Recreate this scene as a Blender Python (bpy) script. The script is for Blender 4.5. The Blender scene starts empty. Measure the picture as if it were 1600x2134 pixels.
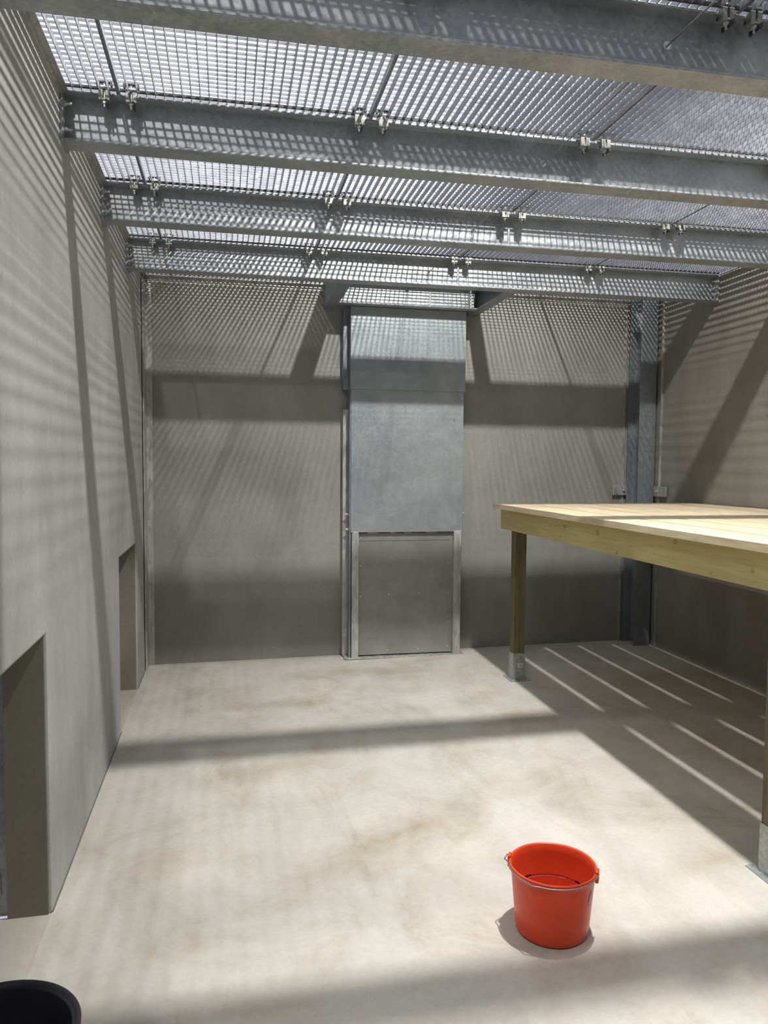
import bpy, bmesh, math, random
from mathutils import Vector, Matrix
random.seed(4)
scene = bpy.context.scene
C = scene.collection

# ---------------------------------------------------------------- camera
cam_d = bpy.data.cameras.new('camera'); cam = bpy.data.objects.new('camera', cam_d); C.objects.link(cam)
YAW, PITCH, ROLL = 0.2020, -0.0609, 0.0077
cy, sy, cp, sp = math.cos(YAW), math.sin(YAW), math.cos(PITCH), math.sin(PITCH)
F = Vector((sy*cp, cy*cp, sp)); R0 = Vector((cy, -sy, 0)); U0 = R0.cross(F)
Rv = R0*math.cos(ROLL)+U0*math.sin(ROLL); Uv = -R0*math.sin(ROLL)+U0*math.cos(ROLL)
cam.matrix_world = Matrix(((Rv.x, Uv.x, -F.x, 0), (Rv.y, Uv.y, -F.y, 0), (Rv.z, Uv.z, -F.z, 1.6), (0, 0, 0, 1)))
cam_d.sensor_fit = 'HORIZONTAL'; cam_d.sensor_width = 36; cam_d.lens = 36*1599.5/1600
cam_d.clip_start = 0.02
scene.camera = cam

# ---------------------------------------------------------------- light
w = bpy.data.worlds.new('world'); scene.world = w; w.use_nodes = True
wn, wlk = w.node_tree.nodes, w.node_tree.links; bg = wn['Background']
bg.inputs[0].default_value = (0.87, 0.90, 1.0, 1)
# bright hall roof ahead and overhead, darker hall behind the viewer and towards the horizon
tc = wn.new('ShaderNodeTexCoord'); dt = wn.new('ShaderNodeVectorMath'); dt.operation = 'DOT_PRODUCT'; dt.inputs[1].default_value = (0, .62, .78)
mr = wn.new('ShaderNodeMapRange'); mr.inputs[1].default_value = -.35; mr.inputs[2].default_value = .75; mr.inputs[3].default_value = .18; mr.inputs[4].default_value = 1.12
wlk.new(tc.outputs['Generated'], dt.inputs[0]); wlk.new(dt.outputs['Value'], mr.inputs[0]); wlk.new(mr.outputs[0], bg.inputs[1])
for nm, loc_, en in (('hall_lamp', (1.62, 2.45, 5.38), 1740), ('hall_lamp_beyond_wall', (-1.0, -.2, 6.2), 520)):
    ld = bpy.data.lights.new(nm, 'POINT'); ld.energy = en; ld.shadow_soft_size = 0.07; ld.color = (1.0, 0.985, 0.95)
    lo = bpy.data.objects.new(nm, ld); lo.location = loc_; C.objects.link(lo)
vs = scene.view_settings
vs.view_transform = 'Standard'; vs.look = 'None'; vs.gamma = 1; vs.use_curve_mapping = False; vs.exposure = 0.0

# ---------------------------------------------------------------- materials
def new_mat(name):
    m = bpy.data.materials.new(name); m.use_nodes = True
    return m, m.node_tree.nodes, m.node_tree.links, m.node_tree.nodes['Principled BSDF']

def ramp(n, pts):
    r = n.new('ShaderNodeValToRGB'); e = r.color_ramp.elements
    e[0].position, e[0].color = pts[0][0], (*pts[0][1], 1)
    e[1].position, e[1].color = pts[-1][0], (*pts[-1][1], 1)
    for p, c in pts[1:-1]:
        x = e.new(p); x.color = (*c, 1)
    return r

def coords(n, l, scale=(1, 1, 1), kind='Object'):
    t = n.new('ShaderNodeTexCoord'); mp = n.new('ShaderNodeMapping'); mp.inputs['Scale'].default_value = scale
    l.new(t.outputs[kind], mp.inputs['Vector']); return mp.outputs['Vector']

def noise(n, l, vec, scale, detail=6, rough=.6, dist=0):
    t = n.new('ShaderNodeTexNoise'); t.inputs['Scale'].default_value = scale; t.inputs['Detail'].default_value = detail
    t.inputs['Roughness'].default_value = rough; t.inputs['Distortion'].default_value = dist
    l.new(vec, t.inputs['Vector']); return t.outputs['Fac']

def mix(n, l, fac, a, b, mode='MIX'):
    m = n.new('ShaderNodeMix'); m.data_type = 'RGBA'; m.blend_type = mode
    if hasattr(fac, 'links'): l.new(fac, m.inputs[0])
    else: m.inputs[0].default_value = fac
    for v, i in ((a, 6), (b, 7)):
        if hasattr(v, 'links'): l.new(v, m.inputs[i])
        else: m.inputs[i].default_value = (*v, 1)
    return m.outputs[2]

def bump(n, l, b, h, strength, dist=.01):
    u = n.new('ShaderNodeBump'); u.inputs['Strength'].default_value = strength; u.inputs['Distance'].default_value = dist
    l.new(h, u.inputs['Height']); l.new(u.outputs[0], b.inputs['Normal'])

def concrete_wall(name, base, streak=(1, 1, .25)):
    m, n, l, b = new_mat(name)
    v = coords(n, l); vs_ = coords(n, l, streak)
    big = noise(n, l, v, 1.3, 8, .62, .3); st = noise(n, l, vs_, 4.5, 7, .65, .1); fine = noise(n, l, v, 60, 5, .7)
    def s(k): return tuple(x*k for x in base)
    c1 = ramp(n, [(.3, s(.84)), (.5, s(1.0)), (.72, s(1.12))]); l.new(big, c1.inputs[0])
    c2 = ramp(n, [(.3, (.86, .85, .84)), (.6, (1, 1, 1)), (.75, (1.05, 1.05, 1.04))]); l.new(st, c2.inputs[0])
    c3 = ramp(n, [(.3, (.88, .88, .88)), (.6, (1.03, 1.03, 1.03))]); l.new(fine, c3.inputs[0])
    x = mix(n, l, 1, c1.outputs[0], c2.outputs[0], 'MULTIPLY'); x = mix(n, l, .8, x, c3.outputs[0], 'MULTIPLY')
    # small air holes
    vo = n.new('ShaderNodeTexVoronoi'); vo.inputs['Scale'].default_value = 9; vo.inputs['Randomness'].default_value = 1; l.new(v, vo.inputs['Vector'])
    h = ramp(n, [(.012, (.45, .44, .42)), (.03, (1, 1, 1))]); l.new(vo.outputs['Distance'], h.inputs[0])
    x = mix(n, l, .7, x, h.outputs[0], 'MULTIPLY')
    l.new(x, b.inputs['Base Color']); b.inputs['Roughness'].default_value = .8; b.inputs['Specular IOR Level'].default_value = .25
    bump(n, l, b, fine, .12, .004)
    return m

def floor_mat(name, base, stains=()):
    m, n, l, b = new_mat(name)
    v = coords(n, l); v2 = coords(n, l, (1.0, .55, 1))
    a = noise(n, l, v, 1.1, 9, .66, 1.2); bb = noise(n, l, v2, 2.6, 8, .7, 1.6); f = noise(n, l, v, 45, 6, .7)
    def s(k, t=(1, 1, 1)): return tuple(x*k*y for x, y in zip(base, t))
    c1 = ramp(n, [(.3, s(.80, (1, .96, .88))), (.45, s(.95)), (.62, s(1.06)), (.78, s(1.12))]); l.new(a, c1.inputs[0])
    c2 = ramp(n, [(.30, (.82, .78, .70)), (.43, (.95, .935, .90)), (.55, (1, 1, 1)), (.75, (1.05, 1.05, 1.05))]); l.new(bb, c2.inputs[0])
    c3 = ramp(n, [(.3, (.93, .93, .92)), (.6, (1.02, 1.02, 1.02))]); l.new(f, c3.inputs[0])
    x = mix(n, l, 1, c1.outputs[0], c2.outputs[0], 'MULTIPLY'); x = mix(n, l, 1, x, c3.outputs[0], 'MULTIPLY')
    vo = n.new('ShaderNodeTexVoronoi'); vo.inputs['Scale'].default_value = 2.2; l.new(v, vo.inputs['Vector'])
    h = ramp(n, [(.010, (.45, .40, .34)), (.022, (1, 1, 1))]); l.new(vo.outputs['Distance'], h.inputs[0])
    x = mix(n, l, .7, x, h.outputs[0], 'MULTIPLY')
    wob = noise(n, l, v, 3.2, 6, .65, .5)
    for (sx_, sy2, rx, ry, ang, k_) in stains:
        mp = n.new('ShaderNodeMapping'); mp.vector_type = 'TEXTURE'; mp.inputs['Location'].default_value = (sx_, sy2, 0)
        mp.inputs['Rotation'].default_value = (0, 0, math.radians(ang)); mp.inputs['Scale'].default_value = (rx, ry, 1000)
        tcc = n.new('ShaderNodeTexCoord'); l.new(tcc.outputs['Object'], mp.inputs['Vector'])
        ln = n.new('ShaderNodeVectorMath'); ln.operation = 'LENGTH'; l.new(mp.outputs[0], ln.inputs[0])
        ad = n.new('ShaderNodeMath'); ad.operation = 'MULTIPLY_ADD'; ad.inputs[1].default_value = 2.6; l.new(wob, ad.inputs[0]); l.new(ln.outputs['Value'], ad.inputs[2])
        sr = ramp(n, [(.45, (.74-k_*.1, .68-k_*.1, .565-k_*.1)), (.98, (1, 1, 1))]); 
        hf = n.new('ShaderNodeMath'); hf.operation = 'MULTIPLY'; hf.inputs[1].default_value = .42; l.new(ad.outputs[0], hf.inputs[0]); l.new(hf.outputs[0], sr.inputs[0])
        x = mix(n, l, .85, x, sr.outputs[0], 'MULTIPLY')
    l.new(x, b.inputs['Base Color']); b.inputs['Roughness'].default_value = .62; b.inputs['Specular IOR Level'].default_value = .3
    bump(n, l, b, f, .06, .003)
    return m

def galvanised(name, base=(.42, .44, .46), spangle=32, rough=.42, metal=.75, streak=(1, 1, 1), contrast=1.0):
    m, n, l, b = new_mat(name)
    v = coords(n, l, streak)
    vo = n.new('ShaderNodeTexVoronoi'); vo.inputs['Scale'].default_value = spangle; l.new(v, vo.inputs['Vector'])
    bw = n.new('ShaderNodeRGBToBW'); l.new(vo.outputs['Color'], bw.inputs[0])
    no = noise(n, l, v, 5, 6, .65, .4)
    d = .16*contrast
    c1 = ramp(n, [(.2, tuple(x*(1-d) for x in base)), (.8, tuple(x*(1+d) for x in base))]); l.new(bw.outputs[0], c1.inputs[0])
    c2 = ramp(n, [(.3, (.80, .81, .82)), (.7, (1.12, 1.12, 1.10))]); l.new(no, c2.inputs[0])
    x = mix(n, l, 1, c1.outputs[0], c2.outputs[0], 'MULTIPLY'); l.new(x, b.inputs['Base Color'])
    r = n.new('ShaderNodeMapRange'); r.inputs[3].default_value = rough-.10; r.inputs[4].default_value = rough+.12
    l.new(bw.outputs[0], r.inputs[0]); l.new(r.outputs[0], b.inputs['Roughness'])
    b.inputs['Metallic'].default_value = metal
    return m

def wood(name, dark, light, axis='Y', scale=1.0, knots=True, rough=.65, spots=()):
    m, n, l, b = new_mat(name)
    sc = {'Y': (14, .9, 14), 'X': (.9, 14, 14), 'Z': (14, 14, .9)}[axis]
    v = coords(n, l, tuple(s*scale for s in sc)); vo_ = coords(n, l)
    g = noise(n, l, v, 2.2, 6, .6, 1.0); f = noise(n, l, v, 9, 4, .6, .3); big = noise(n, l, vo_, 1.5, 3, .5)
    c = ramp(n, [(.32, dark), (.5, tuple((a+q)/2 for a, q in zip(dark, light))), (.66, light)]); l.new(g, c.inputs[0])
    c2 = ramp(n, [(.3, (.9, .88, .84)), (.7, (1.05, 1.05, 1.05))]); l.new(f, c2.inputs[0])
    x = mix(n, l, 1, c.outputs[0], c2.outputs[0], 'MULTIPLY')
    c3 = ramp(n, [(.3, (.9, .9, .88)), (.7, (1.06, 1.06, 1.06))]); l.new(big, c3.inputs[0])
    x = mix(n, l, 1, x, c3.outputs[0], 'MULTIPLY')
    if knots:
        ks = {'Y': (1, .55, 1), 'X': (.55, 1, 1), 'Z': (1, 1, .55)}[axis]
        kv = coords(n, l, ks); vo = n.new('ShaderNodeTexVoronoi'); vo.inputs['Scale'].default_value = 5.5; l.new(kv, vo.inputs['Vector'])
        kr = ramp(n, [(.02, (.42, .30, .18)), (.045, (.8, .7, .55)), (.06, (.55, .42, .28)), (.075, (1, 1, 1))]); l.new(vo.outputs['Distance'], kr.inputs[0])
        x = mix(n, l, .8, x, kr.outputs[0], 'MULTIPLY')
    for (ky_, kz_, sc_) in spots:
        mp = n.new('ShaderNodeMapping'); mp.vector_type = 'POINT'; mp.inputs['Location'].default_value = (0, -ky_/sc_/1.3, -kz_/sc_); mp.inputs['Scale'].default_value = (0, 1/sc_/1.3, 1/sc_)
        tcc = n.new('ShaderNodeTexCoord'); l.new(tcc.outputs['Object'], mp.inputs['Vector'])
        ln = n.new('ShaderNodeVectorMath'); ln.operation = 'LENGTH'; l.new(mp.outputs[0], ln.inputs[0])
        kr = ramp(n, [(.3, (.80, .72, .58)), (.62, (.86, .78, .62)), (.8, (.42, .30, .17)), (1.0, (1, 1, 1))]); l.new(ln.outputs['Value'], kr.inputs[0])
        x = mix(n, l, .9, x, kr.outputs[0], 'MULTIPLY')
    l.new(x, b.inputs['Base Color']); b.inputs['Roughness'].default_value = rough; b.inputs['Specular IOR Level'].default_value = .3
    bump(n, l, b, f, .08, .002)
    return m

def plain(name, col, rough=.5, metal=0., spec=.5):
    m, n, l, b = new_mat(name)
    v = coords(n, l); f = noise(n, l, v, 20, 4, .6)
    c = ramp(n, [(.3, tuple(x*.92 for x in col)), (.7, tuple(min(1, x*1.06) for x in col))]); l.new(f, c.inputs[0])
    l.new(c.outputs[0], b.inputs['Base Color']); b.inputs['Roughness'].default_value = rough
    b.inputs['Metallic'].default_value = metal; b.inputs['Specular IOR Level'].default_value = spec
    return m

KN = [(-1.18, 1.236, .013), (-1.60, 1.238, .016), (-1.12, 1.172, .010), (-1.47, 1.252, .005), (-1.82, 1.150, .010), (-2.35, 1.262, .012), (-2.88, 1.20, .010), (-.19, 1.262, .004), (-.20, 1.16, .004), (-1.47, 1.19, .004), (-2.62, 1.155, .006)]
M = dict(
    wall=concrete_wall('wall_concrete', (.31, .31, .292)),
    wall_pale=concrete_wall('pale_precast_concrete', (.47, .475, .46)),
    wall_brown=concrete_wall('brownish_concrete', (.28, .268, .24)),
    reveal=concrete_wall('reveal_concrete', (.26, .245, .20)),
    floor=floor_mat('floor_screed', (.56, .535, .485), [(.85, 3.22, 1.0, .20, 32, 0), (.46, 5.07, .55, .16, 3, .3), (.95, 5.72, .8, .16, 0, 0), (1.75, 4.45, .45, .18, 20, 0), (-.30, 3.1, .32, .15, 40, -.3), (1.9, 2.7, .3, .12, 10, -.3), (.2, 4.0, .5, .15, 20, -.5)]),
    sill=floor_mat('threshold_screed', (.50, .46, .40)),
    beam=galvanised('galvanised_beam', (.40, .42, .435), 70, .42, .55, (1, 1, 1), .7),
    grate=galvanised('galvanised_grating', (.245, .25, .28), 30, .5, .35),
    clip=galvanised('zinc_clip', (.30, .30, .275), 60, .45, .5),
    shoe=galvanised('zinc_shoe', (.42, .44, .44), 60, .45, .5),
    sheet=galvanised('zinc_sheet', (.42, .46, .49), 160, .38, .6, (1, 1, 1), .12),
    sheet_dull=galvanised('dull_zinc_sheet', (.33, .33, .315), 160, .45, .5, (1, 1, 1), .12),
    guide=galvanised('galvanised_guide', (.52, .52, .50), 45, .42, .5, (1, 1, .3)),
    column=galvanised('galvanised_column', (.28, .31, .335), 90, .5, .45, (1, 1, .6), .6),
    bolt=plain('zinc_bolt', (.75, .75, .73), .3, .8),
    dark=plain('dark_steel', (.06, .06, .06), .5, .3),
    cable=plain('steel_cable', (.22, .22, .23), .4, .8),
    deck=wood('pale_pine', (.62, .50, .33), (.78, .67, .48), 'Y', 1, True),
    fascia=wood('treated_pine', (.50, .40, .17), (.60, .51, .25), 'Y', .8, False, .65, KN),
    post=wood('treated_post', (.12, .095, .05), (.22, .20, .11), 'Z', .8, False),
    red=plain('red_plastic', (.80, .075, .022), .35, 0, .4),
    black=plain('black_rubber', (.018, .016, .022), .45, 0, .4),
    wire=plain('handle_wire', (.35, .33, .32), .35, .8),
    sealant=plain('grey_sealant', (.16, .155, .14), .8),
    sticker=plain('white_sticker', (.8, .8, .78), .6),
    mark=plain('limescale_mark', (.62, .45, .42), .7),
)
def water_mat():
    m, n, l, b = new_mat('clear_water')
    b.inputs['Base Color'].default_value = (1, 1, 1, 1); b.inputs['Roughness'].default_value = .02
    b.inputs['Transmission Weight'].default_value = 1; b.inputs['IOR'].default_value = 1.33
    return m
M['water'] = water_mat()

# ---------------------------------------------------------------- helpers
class MB:
    def __init__(s): s.bm = bmesh.new()
    def box(s, x0, x1, y0, y1, z0, z1):
        v = [s.bm.verts.new(p) for p in ((x0, y0, z0), (x1, y0, z0), (x1, y1, z0), (x0, y1, z0), (x0, y0, z1), (x1, y0, z1), (x1, y1, z1), (x0, y1, z1))]
        for f in ((0, 3, 2, 1), (4, 5, 6, 7), (0, 1, 5, 4), (1, 2, 6, 5), (2, 3, 7, 6), (3, 0, 4, 7)):
            s.bm.faces.new([v[i] for i in f])
        return s
    def cyl(s, p, r, h, axis='Z', n=16, r2=None):
        r2 = r if r2 is None else r2
        ax = {'X': Vector((1, 0, 0)), 'Y': Vector((0, 1, 0)), 'Z': Vector((0, 0, 1))}[axis]
        u = Vector((0, 0, 1)) if axis != 'Z' else Vector((1, 0, 0)); v = ax.cross(u)
        p = Vector(p); A = []; B = []
        for i in range(n):
            a = 2*math.pi*i/n; d = u*math.cos(a)+v*math.sin(a)
            A.append(s.bm.verts.new(p+d*r)); B.append(s.bm.verts.new(p+ax*h+d*r2))
        for i in range(n): s.bm.faces.new((A[i], A[(i+1) % n], B[(i+1) % n], B[i]))
        s.bm.faces.new(A[::-1]); s.bm.faces.new(B); return s
    def prism(s, pts, lo_, hi, axis='Y'):
        def P(a, b, t): return {'Y': (a, t, b), 'X': (t, a, b), 'Z': (a, b, t)}[axis]
        A = [s.bm.verts.new(P(a, b, lo_)) for a, b in pts]; B = [s.bm.verts.new(P(a, b, hi)) for a, b in pts]; n = len(pts)
        for i in range(n): s.bm.faces.new((A[i], A[(i+1) % n], B[(i+1) % n], B[i]))
        s.bm.faces.new(A[::-1]); s.bm.faces.new(B); return s
    def plate_hole(s, cx, cz, half, r, y0, y1, n=24):
        """square plate in XZ with a round hole"""
        rings = []
        for y in (y0, y1):
            inn = []; out = []
            for i in range(n):
                a = 2*math.pi*i/n; c, d = math.cos(a), math.sin(a); k = half/max(abs(c), abs(d))
                inn.append(s.bm.verts.new((cx+r*c, y, cz+r*d))); out.append(s.bm.verts.new((cx+k*c, y, cz+k*d)))
            rings.append((inn, out))
        for (inn, out) in rings:
            for i in range(n): s.bm.faces.new((inn[i], inn[(i+1) % n], out[(i+1) % n], out[i]))
        for i in range(n): s.bm.faces.new((rings[0][0][i], rings[0][0][(i+1) % n], rings[1][0][(i+1) % n], rings[1][0][i]))
        return s
    def tube(s, pts, r, n=8):
        pts = [Vector(p) for p in pts]; prev = None; rings = []
        for i, p in enumerate(pts):
            t = (pts[min(i+1, len(pts)-1)]-pts[max(i-1, 0)]).normalized()
            u = t.orthogonal().normalized() if prev is None else (prev-t*prev.dot(t)).normalized(); prev = u
            v = t.cross(u); rings.append([s.bm.verts.new(p+(u*math.cos(2*math.pi*k/n)+v*math.sin(2*math.pi*k/n))*r) for k in range(n)])
        for a, b in zip(rings, rings[1:]):
            for k in range(n): s.bm.faces.new((a[k], a[(k+1) % n], b[(k+1) % n], b[k]))
        s.bm.faces.new(rings[0][::-1]); s.bm.faces.new(rings[-1]); return s
    def lathe(s, prof, n=64, cap0=True, cap1=True):
        rings = []
        for r, z in prof: rings.append([s.bm.verts.new((r*math.cos(2*math.pi*k/n), r*math.sin(2*math.pi*k/n), z)) for k in range(n)])
        for a, b in zip(rings, rings[1:]):
            for k in range(n): s.bm.faces.new((a[k], a[(k+1) % n], b[(k+1) % n], b[k]))
        if cap0: s.bm.faces.new(rings[0][::-1])
        if cap1: s.bm.faces.new(rings[-1])
        return s
    def build(s, name, mat, parent=None, bevel=0, smooth=False, loc=None):
        bmesh.ops.recalc_face_normals(s.bm, faces=s.bm.faces)
        me = bpy.data.meshes.new(name); s.bm.to_mesh(me); s.bm.free(); me.materials.append(M[mat])
        if smooth:
            for p in me.polygons: p.use_smooth = True
        o = bpy.data.objects.new(name, me); C.objects.link(o)
        if parent: o.parent = parent
        if loc: o.location = loc
        if bevel:
            b = o.modifiers.new('bevel', 'BEVEL'); b.width = bevel; b.segments = 2; b.limit_method = 'ANGLE'
        return o

def tag(o, label, cat, group=None, kind=None):
    o['label'] = label; o['category'] = cat
    if group: o['group'] = group
    if kind: o['kind'] = kind
    return o
def thing(name, loc, label, cat, group=None):
    o = bpy.data.objects.new(name, None); C.objects.link(o); o.location = loc; o.empty_display_size = .1
    return tag(o, label, cat, group)
def structure(o, label=None):
    o['kind'] = 'structure'
    if label: o['label'] = label
    return o
def copy_tree(root, loc):
    r = root.copy(); C.objects.link(r); r.location = loc
    for ch in list(root.children):
        c = ch.copy(); C.objects.link(c); c.parent = r
        for g in ch.children:
            d = g.copy(); C.objects.link(d); d.parent = c
    return r

# ---------------------------------------------------------------- room
XL, XR, YB, YF = -.628, 3.630, 6.263, -1.4
ZB, ZT = 2.855, 3.048              # underside and top of the roof beams
BY = [1.337, 2.325, 3.313, 4.301, 5.300]
def fz(x, y): return .011*(x+.6)-.0077*(6.15-y)     # screed falls towards the hatches

def sheared_slab(x0, x1, y0, y1, t=.25, dz=0.):
    b = MB(); q = [(x0, y0), (x1, y0), (x1, y1), (x0, y1)]
    A = [b.bm.verts.new((x, y, -t)) for x, y in q]; B = [b.bm.verts.new((x, y, fz(x, y)+dz)) for x, y in q]
    for i in range(4): b.bm.faces.new((A[i], A[(i+1) % 4], B[(i+1) % 4], B[i]))
    b.bm.faces.new(A[::-1]); b.bm.faces.new(B); return b
structure(sheared_slab(XL, XR+.2, YF-.2, YB+.2).build('floor', 'floor'), 'smooth pale concrete floor with brownish stains')

T = .15
OP = [(1.36, 2.872, .995), (4.735, 5.630, 1.04)]     # the two low hatches: y0, y1, top
def wall_left():
    b = MB(); x0, x1 = XL-T, XL
    ys = [YF-.2, OP[0][0], OP[0][1], OP[1][0], OP[1][1], YB+.2]; tops = [-.25, OP[0][2], -.25, OP[1][2], -.25]; top = ZT-.0
    prof = [(ys[0], -.25)]
    for (y0, y1, z) in OP: prof += [(y0, -.25), (y0, z), (y1, z), (y1, -.25)]
    prof += [(ys[-1], -.25), (ys[-1], top), (ys[0], top)]
    b.prism(prof, x0, x1, 'X'); return b
wl = structure(wall_left().build('wall_left', 'wall_pale', bevel=.009), 'grey concrete side wall with two low hatches')
b = MB()
for ya, yb in ((YF, OP[0][0]), (OP[0][1], OP[1][0]), (OP[1][1], YB)):
    q = [(XL-.002, ya), (XL+.005, ya), (XL+.005, yb), (XL-.002, yb)]
    lo_ = [b.bm.verts.new((x, y, fz(x, y)-.02)) for x, y in q]; hi = [b.bm.verts.new((x, y, fz(x, y)+.003)) for x, y in q]
    for i in range(4): b.bm.faces.new((lo_[i], lo_[(i+1) % 4], hi[(i+1) % 4], hi[i]))
    b.bm.faces.new(hi)
b.build('joint_sealant', 'sealant', wl)
for (y0, y1, z) in OP:      # darker, browner concrete over the hatch reveal faces
    b = MB(); e = .002
    b.box(XL-T+.002, XL-.011, y1-e-.006, y1-e, -.2, z-.002); b.box(XL-T+.002, XL-.011, y0+e, y0+e+.006, -.2, z-.002)
    b.box(XL-T+.002, XL-.011, y0+e, y1-e, z-.008, z-.001)
    b.build('reveal_lining', 'reveal', wl)
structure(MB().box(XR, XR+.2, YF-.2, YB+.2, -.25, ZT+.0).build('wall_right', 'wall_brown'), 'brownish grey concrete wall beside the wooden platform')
structure(MB().box(XL-T, XR+.2, YB, YB+.2, -.25, ZT+.35).build('wall_back', 'wall'), 'grey concrete rear wall behind the sheet metal shaft')
structure(MB().box(XL-T, XR+.2, YF-.2, YF, -.25, ZT).build('wall_front', 'wall'))
structure(MB().box(XL-T, XR+.2, YF-.2, .42, ZT, ZT+.2).build('shade_ceiling', 'wall'))  # unseen solid slab added above and behind the viewer to cut ambient light
# thresholds
for i, (y0, y1, z) in enumerate(OP):
    structure(sheared_slab(XL-1.6, XL, y0-.3*(i == 0), y1, .25, -.004).build('trim_%d' % (i+1), 'sill'), 'concrete threshold of a low hatch')
structure(MB().box(XL-1.7, XL-T, YF-.2, YB+.2, 1.30, 1.42).build('trim_6', 'wall'))  # unseen slab added to keep the outer lamp from shining in through the hatches
# steel angles the grating rests on
structure(MB().box(XL, XL+.010, .42, YB, ZT-.022, ZT).box(XL+.010, XL+.030, .42, YB, ZT-.005, ZT).build('trim_3', 'guide'), 'galvanised ledge along top of left wall')
structure(MB().box(XL+.03, XR-.03, YB-.008, YB, ZT-.05, ZT).box(XL+.03, XR-.03, YB-.04, YB-.008, ZT-.006, ZT).build('trim_4', 'guide'), 'galvanised ledge along top of rear wall')
structure(MB().box(XR-.008, XR, .42, YB-.05, ZT-.02, ZT).build('trim_5', 'guide'))

# hatch doors on the outside of the side wall
def hatch_door(nm, y0, y1, z):
    """steel frame on the outer face, leaf swung fully open"""
    root = bpy.data.objects.new(nm, None); C.objects.link(root); root.location = (XL-T, y1, 0); structure(root, 'galvanised steel hatch door standing open outside the wall')
    L = y1-y0; zb = -.03
    b = MB(); b.box(-.042, -.001, .012, .055, zb, z+.05).box(-.042, -.001, -L-.055, -L-.012, zb, z+.05).box(-.042, -.001, -L-.012, .012, z+.008, z+.05)
    b.build('door_frame', 'beam', root, .002)
    w = L*.9; x1 = -.050
    MB().box(x1-.035, x1, .014, .050, .02, z).box(x1-w, x1-w+.035, .014, .050, .02, z).box(x1-w+.035, x1-.035, .014, .050, z-.035, z).box(x1-w+.035, x1-.035, .014, .050, .02, .06).build('leaf_frame', 'guide', root, .002)
    MB().box(x1-w+.035, x1-.035, .014, .050, .46, .50).build('middle_rail', 'guide', root, .002)
    MB().box(x1-w+.035, x1-.035, .028, .034, .06, .46).build('lower_panel', 'sheet', root)
    for k in range(1, 9):
        MB().cyl((x1-.035-(w-.07)*k/9, .032, .50), .006, z-.535, 'Z', 10).build('vertical_bar', 'guide', root, smooth=True)
    for zz in (.50, .10):
        MB().box(-.060, -.022, .003, .012, zz-.05, zz+.03).build('hinge', 'guide', root, .002)
hatch_door('door_1', *OP[0]); hatch_door('door_2', *OP[1])

# ---------------------------------------------------------------- roof beams
HX, HZ = 1.392, 2.952             # the hole the lifting cable runs through
BW, TF, TW = .107, .009, .007
names = ['overhead, nearest of all and only just above the frame', 'highest in the photo, crossing its top edge', 'second one down from top edge of photo, full width',
         'third one down from top edge of photo', 'lowest and farthest, just in front of the shaft']
def make_beam(y, i):
    t = thing('steel_beam', (0, y, ZB), 'galvanised steel roof beam, '+names[i], 'beam', 'roof beams carrying the grating')
    h = ZT-ZB; x0, x1 = XL+.012, XR-.012
    b = MB(); b.box(x0, HX-.04, -TW/2, TW/2, TF, h-TF); b.box(HX+.04, x1, -TW/2, TW/2, TF, h-TF)
    zc = HZ-ZB; b.box(HX-.04, HX+.04, -TW/2, TW/2, TF, zc-.04); b.box(HX-.04, HX+.04, -TW/2, TW/2, zc+.04, h-TF)
    b.plate_hole(HX, zc, .04, .013, -TW/2, TW/2); b.build('web', 'beam', t)
    e = MB(); n_ = 24; ri, ro = .0085, .014
    A = [[e.bm.verts.new((HX+q*math.cos(2*math.pi*k_/n_), yy_, zc+q*math.sin(2*math.pi*k_/n_))) for k_ in range(n_)] for q, yy_ in ((ro, -TW/2), (ro, -TW/2-.002), (ri, -TW/2-.002), (ri, TW/2+.002), (ro, TW/2+.002), (ro, TW/2))]
    for a_, b_ in zip(A, A[1:]):
        for k_ in range(n_): e.bm.faces.new((a_[k_], a_[(k_+1) % n_], b_[(k_+1) % n_], b_[k_]))
    e.build('cable_eyelet', 'bolt', t)
    MB().box(x0, x1, -BW/2, BW/2, 0, TF).build('bottom_flange', 'beam', t, .0015)
    MB().box(x0, x1, -BW/2, BW/2, h-TF, h).build('top_flange', 'beam', t, .0015)
    for s, xx in ((-1, XL), (1, XR)):
        a, c = (xx, xx+.012) if s < 0 else (xx-.012, xx)
        e = MB().box(a, c, -.068, .068, -.006, h-.001).build('end_plate', 'beam', t, .002)
        for yy in (-.038, .038):
            for zz in (.045, .145):
                q = MB(); xa = c if s < 0 else a-.03
                q.cyl((xa, yy, zz), .006, .03, 'X', 10); q.cyl((xa if s < 0 else xa+.02, yy, zz), .011, .010, 'X', 6)
                q.build('bolt', 'bolt', e)
    return t
for i, y in enumerate(BY): make_beam(y, i)

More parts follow.
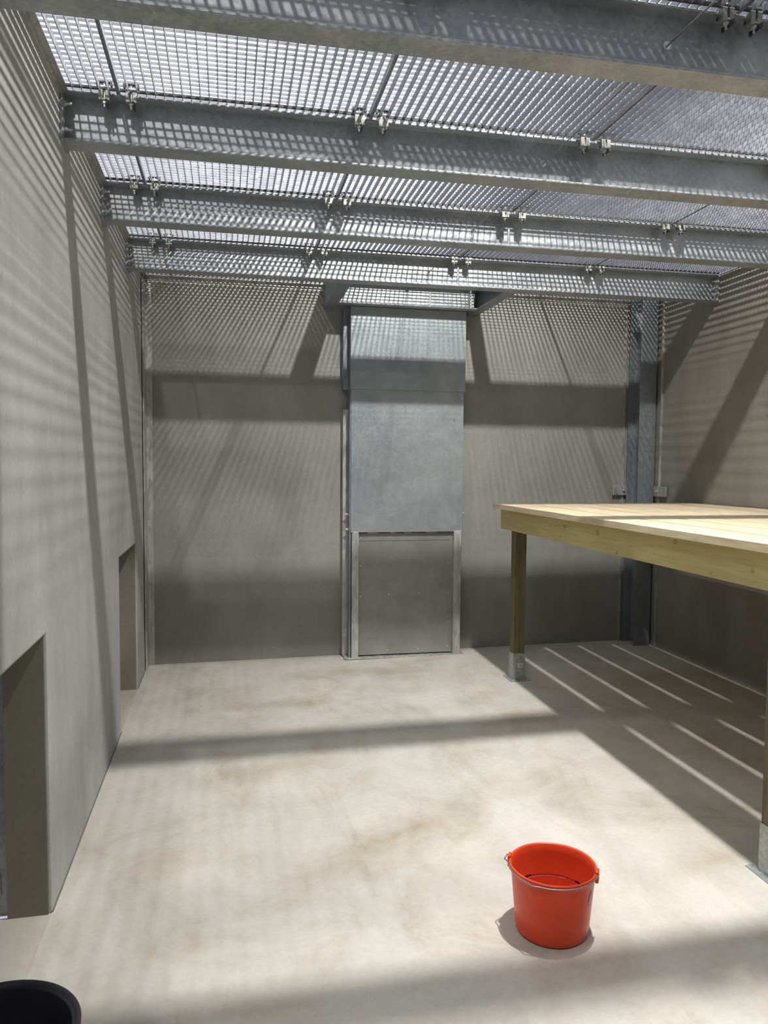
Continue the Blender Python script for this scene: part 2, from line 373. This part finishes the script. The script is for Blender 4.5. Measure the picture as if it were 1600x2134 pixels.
# trimmer channels and header around the shaft
def channel(name, loc, label, L, axis, side, hole=False, group='channels framing the shaft opening'):
    """C section; axis Y: web on 'side', flanges inward"""
    t = thing(name, loc, label, 'beam', group); h = ZT-ZB; f = .085
    if axis == 'Y':
        s = side; xs = lambda a, c: (min(a*s, c*s), max(a*s, c*s))
        MB().box(*xs(0, .007), 0, L, 0, h).build('web', 'column', t, .001)
        MB().box(*xs(.007, f), 0, L, 0, .009).build('bottom_flange', 'column', t, .001)
        MB().box(*xs(.007, f), 0, L, h-.009, h).build('top_flange', 'column', t, .001)
    else:
        b = MB(); cx, cz = HX-loc[0]+.02, HZ-ZB+.03
        b.box(0, cx-.04, 0, .007, 0, h).box(cx+.04, L, 0, .007, 0, h).box(cx-.04, cx+.04, 0, .007, 0, cz-.04).box(cx-.04, cx+.04, 0, .007, cz+.04, h)
        b.plate_hole(cx, cz, .04, .012, 0, .007); b.build('web', 'beam', t)
        MB().box(0, L, -.075, 0, 0, .009).build('bottom_flange', 'beam', t, .001)
        MB().box(0, L, -.075, 0, h-.009, h).build('top_flange', 'beam', t, .001)
    return t
channel('steel_channel', (.772, BY[4]+.056, ZB), 'galvanised channel running from last beam to rear wall, left of shaft top', YB-BY[4]-.06, 'Y', 1)
channel('steel_channel', (2.062, BY[4]+.056, ZB), 'galvanised channel running from last beam to rear wall, right of shaft top', YB-BY[4]-.06, 'Y', -1)
hd = channel('steel_channel', (.860, 6.055, ZB), 'short galvanised header channel across top of the sheet metal shaft', 1.115, 'X', 1)
b = MB().box(1.060, 1.068, -.07, -.002, .012, .181)
b.build('stiffener', 'guide', hd)

# lifting cable
cb = MB().tube([(HX, .45, HZ), (HX, 2.3, HZ-.001), (HX, 4.3, HZ), (HX, 5.3, HZ+.001), (HX+.02, 6.056, HZ+.03), (HX+.02, 6.10, HZ+.03)], .0022, 8).build('lifting_cable', 'cable', smooth=True)
tag(cb, 'thin steel cable threaded through round holes in the roof beams', 'cable')

# ---------------------------------------------------------------- grating
JX = [XL+.012, -.410, .597, 1.605, 2.612, XR-.010]
ordc = ['beside left wall', 'second from left', 'third from left', 'fourth from left', 'beside right wall']
bayn = ['above the highest beam in photo', 'between highest and second beam', 'between second and third beam', 'between third and farthest beam', 'between farthest beam and rear wall']
GH = .030
def grating_meshes(W, L):
    b = MB(); nx = max(1, round(W/.0345)); ny = round(L/.0335)
    for k in range(1, nx):
        x = W*k/nx; b.box(x-.0013, x+.0013, .003, L-.003, 0, GH)
    for k in range(1, ny):
        y = L*k/ny; b.box(.003, W-.003, y-.0011, y+.0011, GH-.009, GH-.001)
    bars = b
    f = MB(); f.box(0, .004, 0, L, -.0, GH); f.box(W-.004, W, 0, L, -.0, GH); f.box(.004, W-.004, 0, .003, 0, GH); f.box(.004, W-.004, L-.003, L, 0, GH)
    s_ = MB().box(.005, W-.005, L-.074, L-.068, .0005, .012)
    return f, bars, s_
cache = {}
bays = [(BY[0], BY[1]), (BY[1], BY[2]), (BY[2], BY[3]), (BY[3], BY[4]), (BY[4], YB-.004)]
for bi, (ya, yb) in enumerate(bays):
    for ci in range(5):
        xa, xb = JX[ci]+.003, JX[ci+1]-.003; L = yb-ya-.006; key = (ci, round(L, 2))
        lab = 'galvanised grating '+ordc[ci]+', '+bayn[bi]
        t = thing('roof_grating', (xa, ya+.003, ZT), lab, 'grating', 'roof gratings')
        if key not in cache:
            f, bars, s_ = grating_meshes(xb-xa, L); o1 = f.build('border_frame', 'grate', t); o2 = bars.build('mesh_bars', 'grate', t); o3 = s_.build('bearing_strip', 'dark', t); cache[key] = (o1, o2, o3)
        else:
            for s in cache[key]:
                c = s.copy(); C.objects.link(c); c.parent = t
# one wide run of grating behind the camera so that the shade there is right
t = thing('roof_grating', (JX[0], .425, ZT), 'wide galvanised grating run above and behind viewer', 'grating', 'roof gratings')
f, bars, _s = grating_meshes(JX[-1]-JX[0], BY[0]-.43); f.build('border_frame', 'grate', t); bars.build('mesh_bars', 'grate', t)

# clips
def clip_proto(loc, label):
    t = thing('grating_clip', loc, label, 'clip', 'clips holding the grating to the beams')
    MB().box(-.021, -.004, -.016, .010, -.034, .0).box(.004, .021, -.016, .010, -.034, .0).box(-.021, .021, -.016, .010, -.040, -.032).build('clip_body', 'clip', t, .002)
    MB().box(-.030, .030, -.010, .006, GH, GH+.003).box(-.030, -.022, -.010, .006, GH-.012, GH).box(.022, .030, -.010, .006, GH-.012, GH).build('saddle', 'dark', t)
    MB().cyl((0, -.003, -.062), .0045, .062+GH+.01, 'Z', 10).cyl((0, -.003, -.050), .010, .009, 'Z', 6).build('bolt', 'bolt', t)
    MB().box(-.010, .010, -.006, .036, -.0165, -.0105).box(.006, .012, -.030, .030, -.055, -.041).build('hook', 'dark', t)
    return t
jn = ['near left wall', 'left of centre', 'right of centre', 'far right']
proto = None
bn = {1: 'highest beam in photo', 2: 'second beam down', 3: 'third beam down', 4: 'farthest beam'}
for k in (1, 2, 3, 4):
    for j in range(4):
        for s, sn in ((-1, 'left'), (1, 'right')):
            loc = (JX[j+1]+s*.050, BY[k]-BW/2-.014, ZT+.0)
            lab = 'zinc clip %s of grating joint %s, on %s' % (sn, jn[j], bn[k])
            if proto is None: proto = clip_proto(loc, lab)
            else:
                c = copy_tree(proto, loc); c['label'] = lab

# ---------------------------------------------------------------- sheet metal shaft with slide door
fzd = fz(1.4, 6.1)
sh = thing('slide_shaft', (.93, 6.18, fzd), 'tall sheet metal slide shaft on the rear wall with low door panel', 'shaft')
def S(x0, x1, y0, y1, z0, z1): return (x0-.93, x1-.93, y0-6.18, y1-6.18, z0-fzd, z1-fzd)
MB().box(*S(.93, 1.935, 6.075, 6.262, fzd, fzd+.010)).build('base_plate', 'guide', sh, .001)
MB().box(*S(.966, .978, 6.10, 6.262, fzd+.01, 2.85)).build('side_panel', 'column', sh)
MB().box(*S(1.895, 1.907, 6.10, 6.262, fzd+.01, 2.85)).build('side_panel', 'column', sh)
MB().box(*S(.968, 1.918, 6.085, 6.089, 2.205, 2.853)).box(*S(.968, .972, 6.089, 6.12, 2.205, 2.853)).box(*S(1.914, 1.918, 6.089, 6.12, 2.205, 2.853)).build('upper_sheet', 'sheet', sh)
MB().box(*S(.975, 1.908, 6.091, 6.095, 1.057, 2.215)).box(*S(1.904, 1.908, 6.095, 6.13, 1.057, 2.215)).build('lower_sheet', 'sheet', sh)
MB().box(*S(.925, .966, 6.196, 6.202, fzd+.01, 2.05)).box(*S(.925, .931, 6.202, 6.262, fzd+.01, 2.05)).build('wall_angle', 'guide', sh, .001)
MB().box(*S(.922, .966, 6.180, 6.186, 2.205, 2.85)).box(*S(.922, .928, 6.186, 6.262, 2.205, 2.85)).build('wall_angle', 'column', sh, .001)
MB().box(*S(1.909, 1.922, 6.18, 6.262, fzd+.01, 2.85)).build('wall_angle', 'column', sh, .001)
MB().box(*S(.990, 1.040, 6.082, 6.088, fzd+.01, 1.062)).box(*S(.984, .990, 6.082, 6.125, fzd+.01, 1.062)).build('guide_post', 'guide', sh, .001)
MB().box(*S(1.845, 1.900, 6.082, 6.088, fzd+.01, 1.062)).box(*S(1.839, 1.845, 6.082, 6.125, fzd+.01, 1.062)).build('guide_post', 'guide', sh, .001)
dp = MB().box(*S(1.030, 1.850, 6.128, 6.140, fzd+.02, 1.050)).build('door_panel', 'sheet_dull', sh, .001)
MB().box(*S(1.041, 1.838, 6.124, 6.127, .985, 1.046)).box(*S(1.815, 1.838, 6.124, 6.127, fzd+.02, .985)).build('folded_edge', 'sheet_dull', sh)
MB().box(*S(1.12, 1.20, 6.100, 6.12, 1.047, 1.055)).box(*S(1.30, 1.35, 6.100, 6.12, 1.047, 1.055)).box(*S(1.42, 1.48, 6.100, 6.12, 1.047, 1.055)).box(*S(1.60, 1.70, 6.100, 6.12, 1.047, 1.055)).build('top_tabs', 'sheet', sh)
sm = MB().cyl((0, 0, 0), .005, -.004, 'Y', 10); s0 = sm.build('screw', 'bolt', sh)
sp_ = [(.988, 6.091, 2.16), (1.893, 6.091, 2.15), (.986, 6.091, 1.605), (1.888, 6.091, 1.60), (.984, 6.091, 1.10), (1.885, 6.091, 1.11)]
for x in (1.062, 1.30, 1.555, 1.80): sp_.append((x, 6.124, 1.010))
for z in (.78, .53): sp_ += [(1.062, 6.128, z), (1.806, 6.128, z+.01)]
sp_ += [(1.30, 6.128, .54), (1.555, 6.128, .545), (1.806, 6.128, .30), (1.806, 6.128, .09), (1.29, 6.128, .075), (1.55, 6.128, .08)]
for z in (1.90, 1.40, .70, .20): sp_.append((.945, 6.196, z))
for i, (x, y, z) in enumerate(sp_):
    o = s0 if i == 0 else s0.copy()
    if i: C.objects.link(o); o.parent = sh
    o.location = (x-.93, y-6.18, z-fzd)
for (x, y, z) in ((.958, 6.14, 1.20), (.962, 6.13, 1.08), (1.922, 6.14, 1.205)):
    MB().cyl((x-.93-.022, y-6.18, z-fzd), .006, .04, 'X', 10).cyl((x-.93-.012, y-6.18, z-fzd), .012, .012, 'X', 6).build('bolt', 'bolt', sh)
MB().cyl((1.83-.93, 6.091-6.18, 1.98-fzd), .006, -.006, 'Y', 10).build('rivet', 'bolt', sh)

# ---------------------------------------------------------------- column in right rear corner
cx0, cx1 = 3.462, 3.612; zc0 = fz(3.5, 6.1)
col = thing('steel_column', ((cx0+cx1)/2, 6.12, zc0), 'galvanised steel column standing in right rear corner', 'column')
hw = (cx1-cx0)/2; Hc = ZT-zc0-.001
MB().box(-hw, hw, -.085, -.075, 0, Hc).build('front_flange', 'column', col, .001)
MB().box(-hw, hw, .100, .110, 0, Hc).build('rear_flange', 'column', col, .001)
MB().box(-.004, .004, -.075, .100, 0, Hc).build('web', 'column', col)
MB().prism([(-hw-.060, 2.905-zc0), (-hw, 2.905-zc0), (-hw, 2.74-zc0)], -.083, -.077, 'Y').build('gusset', 'guide', col)
def strip(loc, dx, dy, z0, z1, label, clipbox, boltp, baxis):
    t = thing('edge_strip', loc, label, 'strip')
    MB().box(0, dx, 0, dy, z0-loc[2], z1-loc[2]).build('bar', 'guide', t, .001)
    c = MB().box(*[v-loc[i//2] for i, v in enumerate(clipbox)]).build('clip_plate', 'guide', t, .002)
    p = tuple(v-loc[i] for i, v in enumerate(boltp))
    MB().cyl(p, .012, -.012, baxis, 6).cyl(p, .006, -.024, baxis, 10).build('bolt', 'bolt', c)
    return t
strip((3.432, 6.245, fz(3.4, 6.2)), .012, .018, fz(3.4, 6.2), ZT-.05, 'thin upright galvanised strip with clamp plate, on rear wall beside corner column',
      (3.335, 3.470, 6.225, 6.240, 1.352, 1.437), (3.435, 6.225, 1.395), 'Y')
strip((3.612, 5.955, fz(3.6, 5.9)), .018, .012, fz(3.6, 5.9), ZT-.05, 'thin upright galvanised strip with clamp plate, on right wall beside corner column',
      (3.592, 3.607, 5.82, 6.00, 1.352, 1.437), (3.592, 5.935, 1.395), 'X')
ca = thing('corner_angle', (XL+.006, YB-.001, fz(XL, YB)), 'upright galvanised angle lining the left rear corner', 'angle')
MB().box(0, .012, -.17, 0, 0, ZT-.05).build('side_leg', 'guide', ca, .001)
MB().box(.012, .055, -.010, 0, 0, ZT-.05).build('rear_leg', 'guide', ca, .001)

# ---------------------------------------------------------------- timber platform
PX0, PY0, PY1, PZ = 1.960, 2.28, 5.50, 1.320
pl = thing('timber_platform', (PX0, PY1, 0), 'wooden platform of pale pine boards on posts along right wall', 'platform')
pitch = (XR-PX0)/7; th = .036
for k in range(7):
    x0 = k*pitch+(0 if k == 0 else .011); x1 = (k+1)*pitch-.011-(.006 if k == 6 else 0); dy = random.uniform(-.004, .004)
    MB().box(x0, x1, -(PY1-PY0)+dy, dy, PZ-th, PZ).build('deck_board', 'deck', pl, .002)
zf = PZ-th; zf0 = zf-.148
MB().box(.042, .087, -(PY1-PY0)+.05, -.075, zf0, zf-.001).build('side_beam', 'fascia', pl, .002)
MB().box(.087, XR-PX0-.002, -.120, -.075, zf0, zf-.001).build('end_beam', 'fascia', pl, .002)
MB().box(.087, XR-PX0-.002, -(PY1-PY0)+.05, -(PY1-PY0)+.095, zf0, zf-.001).build('end_beam', 'fascia', pl, .002)
MB().box(XR-PX0-.075, XR-PX0-.030, -(PY1-PY0)+.095, -.120, zf0, zf-.001).build('wall_beam', 'fascia', pl, .002)
def post(xc, yc):
    g = fz(xc, yc); x, y = xc-PX0, yc-PY1; s = .043
    p = MB().box(x-s, x+s, y-s, y+s, g+.03, zf0+.0).build('post', 'post', pl, .003)
    q = MB(); o = s+.0035
    q.box(x-o, x+o, y-o, y-s-.0002, g+.004, g+.20).box(x-o, x+o, y+s+.0002, y+o, g+.004, g+.20)
    q.box(x-o, x-s-.0002, y-s, y+s, g+.004, g+.20).box(x+s+.0002, x+o, y-s, y+s, g+.004, g+.20)
    q.box(x-.075, x+.075, y-.085, y+.085, g-.003, g+.005); q.build('post_shoe', 'shoe', p, .001)
    for sx in (-1, 1):
        for sy_ in (-1, 1):
            MB().cyl((x+sx*.060, y+sy_*.070, g+.005), .007, .008, 'Z', 6).build('anchor_bolt', 'bolt', p)
    return p, x, y, g
p1, x, y, g = post(2.105, 5.315)
k = MB(); yy = y-.0466-.0012; xx0 = x-.012
k.box(xx0, xx0+.004, yy, yy+.001, g+.095, g+.125).box(xx0+.008, xx0+.014, yy, yy+.001, g+.095, g+.125)
k.box(xx0+.014, xx0+.036, yy, yy+.001, g+.120, g+.125).box(xx0+.014, xx0+.036, yy, yy+.001, g+.095, g+.100).box(xx0+.032, xx0+.036, yy, yy+.001, g+.100, g+.120)
k.build('shoe_sticker', 'sticker', p1)
post(2.108, 2.555)

# ---------------------------------------------------------------- red bucket
def rot(p, a): return (p[0]*math.cos(a)-p[1]*math.sin(a), p[0]*math.sin(a)+p[1]*math.cos(a))
bx, by = 1.104, 2.418; bz = fz(bx, by)+.001
rb = thing('bucket', (bx, by, bz), 'bright red plastic bucket holding water on the floor', 'bucket')
R1, R0_, H1 = .148, .122, .232
MB().lathe([(R0_-.006, 0.004), (R0_-.004, 0), (R0_, .004), (R0_+.004, .02), (R1-.005, H1-.028), (R1-.004, H1-.022), (R1+.001, H1-.019), (R1+.003, H1-.004), (R1+.001, H1), (R1-.003, H1), (R1-.006, H1-.005),
            (R1-.009, H1-.03), (R0_, .022), (R0_-.004, .010)], 96, True, True).build('bucket_body', 'red', rb, smooth=True)
aL = math.radians(173); aR = math.radians(173-180)      # ear directions
vd = math.atan2(by, bx)
aL = vd+math.radians(90-6); aR = vd-math.radians(90+9)
for a in (aL, aR):
    cx_, cy_ = (R1+.002)*math.cos(a), (R1+.002)*math.sin(a)
    e = MB().box(-.006, .006, -.016, .016, -.030, .012).build('ear', 'red', rb, .004); e.location = (cx_, cy_, H1-.004); e.rotation_euler = (0, 0, a)
pts = []; n = 40; mid = (aL+aR+2*math.pi)/2; a0 = aL; a1 = aR+2*math.pi
for i in range(n+1):
    t_ = i/n; a = a0+(a1-a0)*t_; r = R1+.0065; z = H1-.003-.007*math.sin(math.pi*t_)
    if abs(t_-.42) < .03: r += .006
    pts.append((r*math.cos(a), r*math.sin(a), z))
eL = ((R1-.004)*math.cos(aL), (R1-.004)*math.sin(aL), H1-.003); eR = ((R1-.004)*math.cos(aR), (R1-.004)*math.sin(aR), H1-.003)
loopL = ((R1+.018)*math.cos(aL+.10), (R1+.018)*math.sin(aL+.10), H1-.004)
MB().tube([eL, ((R1+.012)*math.cos(aL), (R1+.012)*math.sin(aL), H1+.004), loopL]+pts[3:]+[eR], .0026, 8).build('bail_handle', 'wire', rb, smooth=True)
am = vd-math.radians(90+28)
mk = MB()
for (da, z0, z1) in ((0, .135, .175), (.05, .150, .190), (.10, .165, .180), (-.05, .125, .140), (-.09, .118, .126)):
    a = am+da
    def rr(z): return R0_+.004+(R1-.009-R0_)*(z-.02)/(H1-.048)+.0012
    v = [mk.bm.verts.new((rr(z)*math.cos(aa), rr(z)*math.sin(aa), z)) for aa, z in ((a-.03, z0), (a+.03, z0+.01), (a+.03, z1), (a-.03, z1-.01))]
    mk.bm.faces.new(v)
mk.build('limescale_mark', 'mark', rb)
wz = .125; rw = R0_+(R1-.009-R0_)*(wz-.022)/(H1-.052)-.0003
wt = MB().lathe([(rw-.002, wz-.012), (rw, wz)], 64, True, True).build('water', 'water', loc=(bx, by, bz)); tag(wt, 'clear water standing in the red bucket', 'water')

# ---------------------------------------------------------------- black bucket
kx, ky = -.55, 1.86; kz = fz(kx, ky)+.001; HB, RB = .295, .200
bb = thing('bucket', (kx, ky, kz), 'black rubber bucket standing in the near hatch, cut off by photo corner', 'bucket')
MB().lathe([(.115, .004), (.118, 0), (.124, .006), (RB-.012, HB-.02), (RB, HB-.016), (RB+.001, HB-.002), (RB-.003, HB), (RB-.018, HB-.002), (RB-.022, HB-.012), (.120, .016), (.116, .012)], 96, True, True).build('bucket_body', 'black', bb, smooth=True)
MB().tube([((RB+.004)*math.cos(a), (RB+.004)*math.sin(a), HB-.02) for a in [math.radians(200+i*5) for i in range(29)]], .003, 8).build('bail_handle', 'wire', bb, smooth=True)
